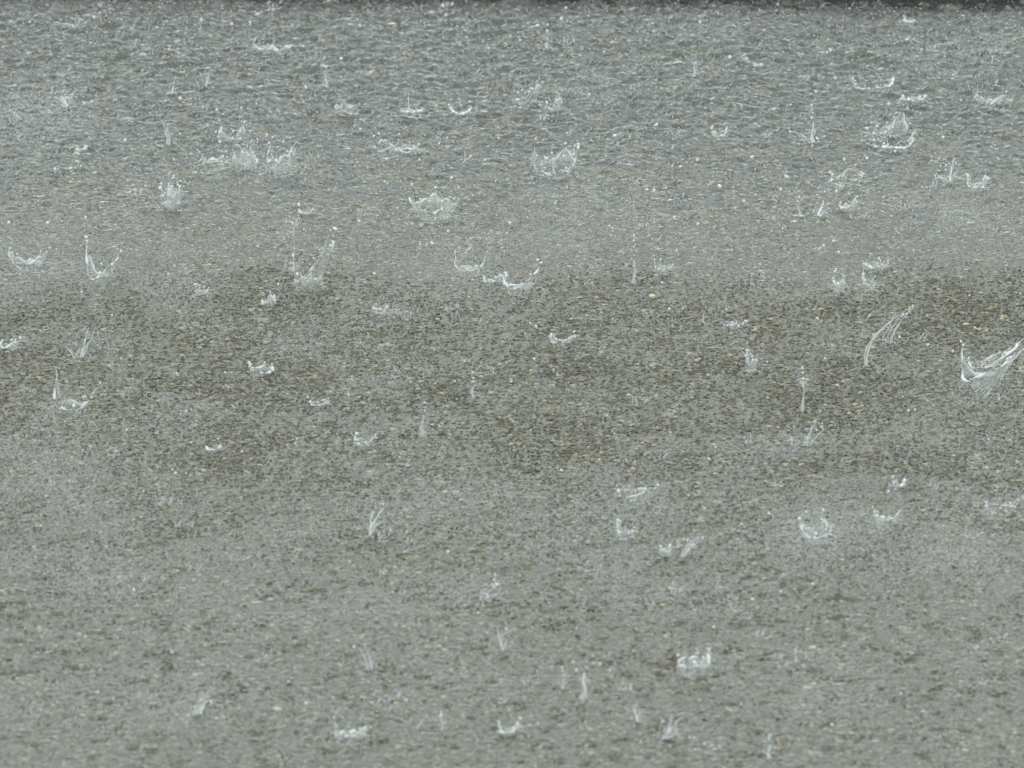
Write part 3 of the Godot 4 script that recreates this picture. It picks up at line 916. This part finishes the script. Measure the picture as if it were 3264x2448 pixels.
func kerb_block(sd: int) -> ArrayMesh:
	var r := RandomNumberGenerator.new()
	r.seed = 900 + sd
	var st := SurfaceTool.new()
	st.begin(Mesh.PRIMITIVE_TRIANGLES)
	# profile from the foot of the face over a rounded edge to the back
	var prof := [Vector2(0.0, -0.12), Vector2(0.0, 0.085), Vector2(-0.004, 0.105), Vector2(-0.012, 0.118), Vector2(-0.026, 0.125), Vector2(-0.15, 0.128), Vector2(-0.15, -0.12)]
	var n := 18
	for i in n + 1:
		for p in prof:
			var rough := r.randf_range(-0.0025, 0.0025)
			st.add_vertex(Vector3(lerpf(-0.45, 0.45, float(i) / n), p.y + (rough if p.y > 0 else 0.0), p.x + rough))
	var m: int = prof.size()
	for i in n:
		for k in m - 1:
			var a := i * m + k
			for q in [a, a + 1, a + m, a + 1, a + m + 1, a + m]:
				st.add_index(q)
	for e in [0, n]:
		for k in range(1, m - 1):
			if e == 0:
				for q in [0, k + 1, k]:
					st.add_index(q)
			else:
				for q in [e * m, e * m + k, e * m + k + 1]:
					st.add_index(q)
	st.generate_normals()
	return st.commit()

func make_ground() -> void:
	# the road goes on beyond the stones that can be told apart, and an added bank lies behind the kerb
	var g := PlaneMesh.new()
	g.size = Vector2(120, 120)
	var o := part("ground", g, M.bitumen, self)
	o.position = Vector3(0, -0.016, 0)
	structure(o)
	tag(o, "wet dark road surface reaching away on all sides", "ground")
	# unseen bank, its rise added so tilted waves mirror something dark
	var v := PackedVector3Array()
	var n := PackedVector3Array()
	var idx := PackedInt32Array()
	var prof := [Vector2(0.0, 0.0), Vector2(-0.25, 0.03), Vector2(-0.7, 0.16), Vector2(-1.1, 0.30), Vector2(-1.5, 0.36), Vector2(-12.0, 0.40)]
	var steps := 120
	for k in prof.size():
		for i in steps + 1:
			var x := lerpf(-12.0, 12.0, float(i) / steps)
			var q: Vector2 = prof[k]
			v.append(Vector3(x, q.y + (0.05 * patches.get_noise_2d(x, q.x) if k > 1 else 0.0), q.x))
			n.append(Vector3(0, 1, 0.3).normalized())
	for k in prof.size() - 1:
		for i in steps:
			var a := k * (steps + 1) + i
			idx.append_array([a, a + steps + 1, a + 1, a + 1, a + steps + 1, a + steps + 2])
	o = part("added_bank", mesh_of(v, n, idx), M.soil, self)
	o.position = Vector3(0.33, 0.024, -1.541)
	o.rotation.y = -atan(0.05)
	structure(o)
	tag(o, "unseen soil bank behind the kerb, added to darken reflections in the waves", "added_bank")

func loose_things() -> void:
	# a lone round pebble and a rock at the kerb
	var pebble := part("pebble", stone_mesh(71), mat("pebble", Color(0.60, 0.56, 0.44), 0.3), self)
	pebble.position = Vector3(0.127, 0.0012, -0.279)
	pebble.scale = Vector3(0.0075, 0.0085, 0.0075)
	tag(pebble, "lone round cream pebble lying on the brown stones", "pebble")
	for k in 14:
		var x := 0.16 + 0.026 * k + rng.randf_range(-0.012, 0.012)
		var chip := part("stone_chip", stone_mesh(80 + k % 5), M.chip_0 if k % 3 else M.chip_1, self)
		var wide := rng.randf_range(0.006, 0.015)
		chip.position = Vector3(x, -0.003, -1.399 + (x - 0.33) * 0.05 + rng.randf_range(0.0, 0.008))
		chip.rotation.y = rng.randf() * TAU
		chip.scale = Vector3(wide, wide * 0.6, wide * 0.8)
		tag(chip, "small brown stone washed up against the foot of the kerb", "stone", "stones washed against the kerb")
	# drops in the air that belong to no splash any more
	var r := RandomNumberGenerator.new()
	r.seed = 31
	for k in 290:
		var far := r.randf() < 0.5
		var z := r.randf_range(-1.33, -0.4) if far else r.randf_range(-0.4, 0.98)
		var half := lerpf(0.51, 0.40, (z + 1.35) / 2.4)
		var size := r.randf_range(0.0012, 0.0034) if far else r.randf_range(0.0011, 0.0023)
		var x := r.randf_range(-half, half)
		var o := drop(self, Vector3(x, water_at(x, z) + r.randf_range(0.002, 0.03), z), size, "water_drop")
		if r.randf() < 0.3:
			o.scale = Vector3(size * 1.5, size * 0.8, size)
		tag(o, "single small white water drop in the air", "drop", "loose water drops above the road")
	# small impacts between the splashes: a low torn ring of beads and spray
	for k in 150:
		var z := r.randf_range(-1.3, 1.0)
		var half := lerpf(0.51, 0.40, (z + 1.35) / 2.4)
		var x := r.randf_range(-half, half)
		var t := thing("drop_impact", Vector3(x, water_at(x, z), z), "tiny torn ring of spray where one raindrop has struck", "splash", "small raindrop impacts between the splashes")
		var ring := r.randf_range(0.002, 0.007)
		var tall := r.randf_range(0.002, 0.010)
		var specks: Array[Vector3] = []
		for q in r.randi_range(14, 50):
			var a := r.randf() * TAU
			specks.append(Vector3(ring * cos(a), tall * r.randf() * r.randf() + 0.0007, ring * sin(a)) * r.randf_range(0.8, 1.5) + Vector3(r.randf() * tall * 0.4, 0, 0))
		mist(t, specks)
		for q in r.randi_range(1, 4):
			var a := r.randf() * TAU
			var foot := Vector3(ring * cos(a), -0.0004, ring * sin(a))
			var tip := foot * 1.3 + Vector3(tall * r.randf_range(-0.2, 0.5), tall * r.randf_range(0.3, 1.0), 0)
			part("thread", tube(PackedVector3Array([foot, foot.lerp(tip, 0.5) + Vector3(0, tall * 0.08, 0), tip]), PackedFloat32Array([0.0006, 0.0004, 0.0002]), 5), M["lip_%d" % r.randi_range(0, 3)], t)
			if r.randf() < 0.4:
				drop(t, tip * 1.15, r.randf_range(0.0008, 0.0016))
	# spray too fine to count, and white grains in place of far glints
	var grain := SphereMesh.new()
	grain.radius = 0.5
	grain.height = 1.0
	grain.radial_segments = 6
	grain.rings = 3
	var mm := MultiMesh.new()
	mm.transform_format = MultiMesh.TRANSFORM_3D
	mm.mesh = grain
	var gusts := 90
	var each := 2000
	mm.instance_count = 12000 + gusts * each
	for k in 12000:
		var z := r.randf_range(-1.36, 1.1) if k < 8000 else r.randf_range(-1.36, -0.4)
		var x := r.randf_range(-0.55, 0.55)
		var size := r.randf_range(0.0003, 0.0009) if k < 8000 else r.randf_range(0.0008, 0.0015)  # the larger white grains imitate sky glints on the far water
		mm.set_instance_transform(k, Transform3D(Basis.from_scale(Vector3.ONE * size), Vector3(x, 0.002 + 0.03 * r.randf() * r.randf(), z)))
	# gusts of spray hang over the road where drops have burst
	for g in gusts:
		var gx := r.randf_range(-0.5, 0.5)
		var gz := r.randf_range(-1.25, 1.0) if g % 3 == 0 else r.randf_range(-0.45, 0.95)
		var wide := r.randf_range(0.022, 0.060)
		var tall := r.randf_range(0.010, 0.034)
		for k in each:
			var size := r.randf_range(0.00025, 0.0006)
			mm.set_instance_transform(12000 + g * each + k, Transform3D(Basis.from_scale(Vector3.ONE * size), Vector3(gx + r.randfn(0.0, 1.0) * wide, 0.0005 - tall * log(maxf(r.randf(), 0.01)) * 0.6, gz + r.randfn(0.0, 1.0) * wide * 1.2)))
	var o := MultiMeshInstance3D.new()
	o.name = "spray_and_glints"
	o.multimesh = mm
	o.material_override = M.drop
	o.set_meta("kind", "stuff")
	tag(o, "fine mist of tiny droplets over the whole road, with white grains as glints on the far water", "spray")
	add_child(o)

func _ready() -> void:
	# camera
	var cam := Camera3D.new()
	cam.name = "camera"
	add_child(cam)
	cam.fov = 4.7137
	cam.near = 0.1
	cam.far = 400.0
	cam.look_at_from_position(Vector3(0, 2.3, 7.8708), Vector3.ZERO, Vector3.UP)
	var lens := CameraAttributesPhysical.new()
	lens.frustum_focal_length = 291.55
	lens.frustum_focus_distance = 8.55
	lens.exposure_aperture = 19.0
	cam.attributes = lens
	cam.current = true
	# overcast sky
	var sky_mat := ProceduralSkyMaterial.new()
	sky_mat.sky_top_color = Color(0.945, 0.985, 0.985)
	sky_mat.sky_horizon_color = Color(0.712, 0.745, 0.742)
	sky_mat.sky_curve = 0.25
	sky_mat.ground_bottom_color = Color(0.25, 0.25, 0.24)
	sky_mat.ground_horizon_color = Color(0.4, 0.4, 0.39)
	sky_mat.sky_energy_multiplier = 1.3
	var sky := Sky.new()
	sky.sky_material = sky_mat
	var env := Environment.new()
	env.background_mode = Environment.BG_SKY
	env.sky = sky
	env.tonemap_mode = Environment.TONE_MAPPER_LINEAR
	env.tonemap_exposure = 0.81
	env.sdfgi_enabled = true
	env.ssao_enabled = true
	env.ssil_enabled = true
	var we := WorldEnvironment.new()
	we.name = "world_environment"
	we.environment = env
	add_child(we)
	var sun := DirectionalLight3D.new()
	sun.name = "sun"
	sun.light_energy = 0.25
	sun.light_angular_distance = 20.0
	sun.light_color = Color(1.0, 0.98, 0.95)
	sun.shadow_enabled = true
	add_child(sun)
	sun.look_at_from_position(Vector3(-2, 6, -3), Vector3.ZERO, Vector3.UP)

	rng.seed = 20240
	chop.seed = 3
	chop.noise_type = FastNoiseLite.TYPE_SIMPLEX_SMOOTH
	chop.frequency = 22.0
	chop.fractal_octaves = 3
	chop2.seed = 9
	chop2.noise_type = FastNoiseLite.TYPE_SIMPLEX_SMOOTH
	chop2.frequency = 55.0
	chop2.fractal_octaves = 2
	patches.seed = 12
	patches.noise_type = FastNoiseLite.TYPE_SIMPLEX_SMOOTH
	patches.frequency = 5.0
	patches.fractal_octaves = 3
	make_materials()
	for k in 4:
		drop_mesh.append(bead_mesh(k + 1))

	# the setting
	make_ground()
	make_kerb()
	make_road()
	make_water()
	# the rain
	for s in SPLASHES:
		match s[0]:
			"c": curtain_splash(s)
			"j": jet_splash(s)
			"f": fan_splash(s)
			"b": burst(s)
	loose_things()
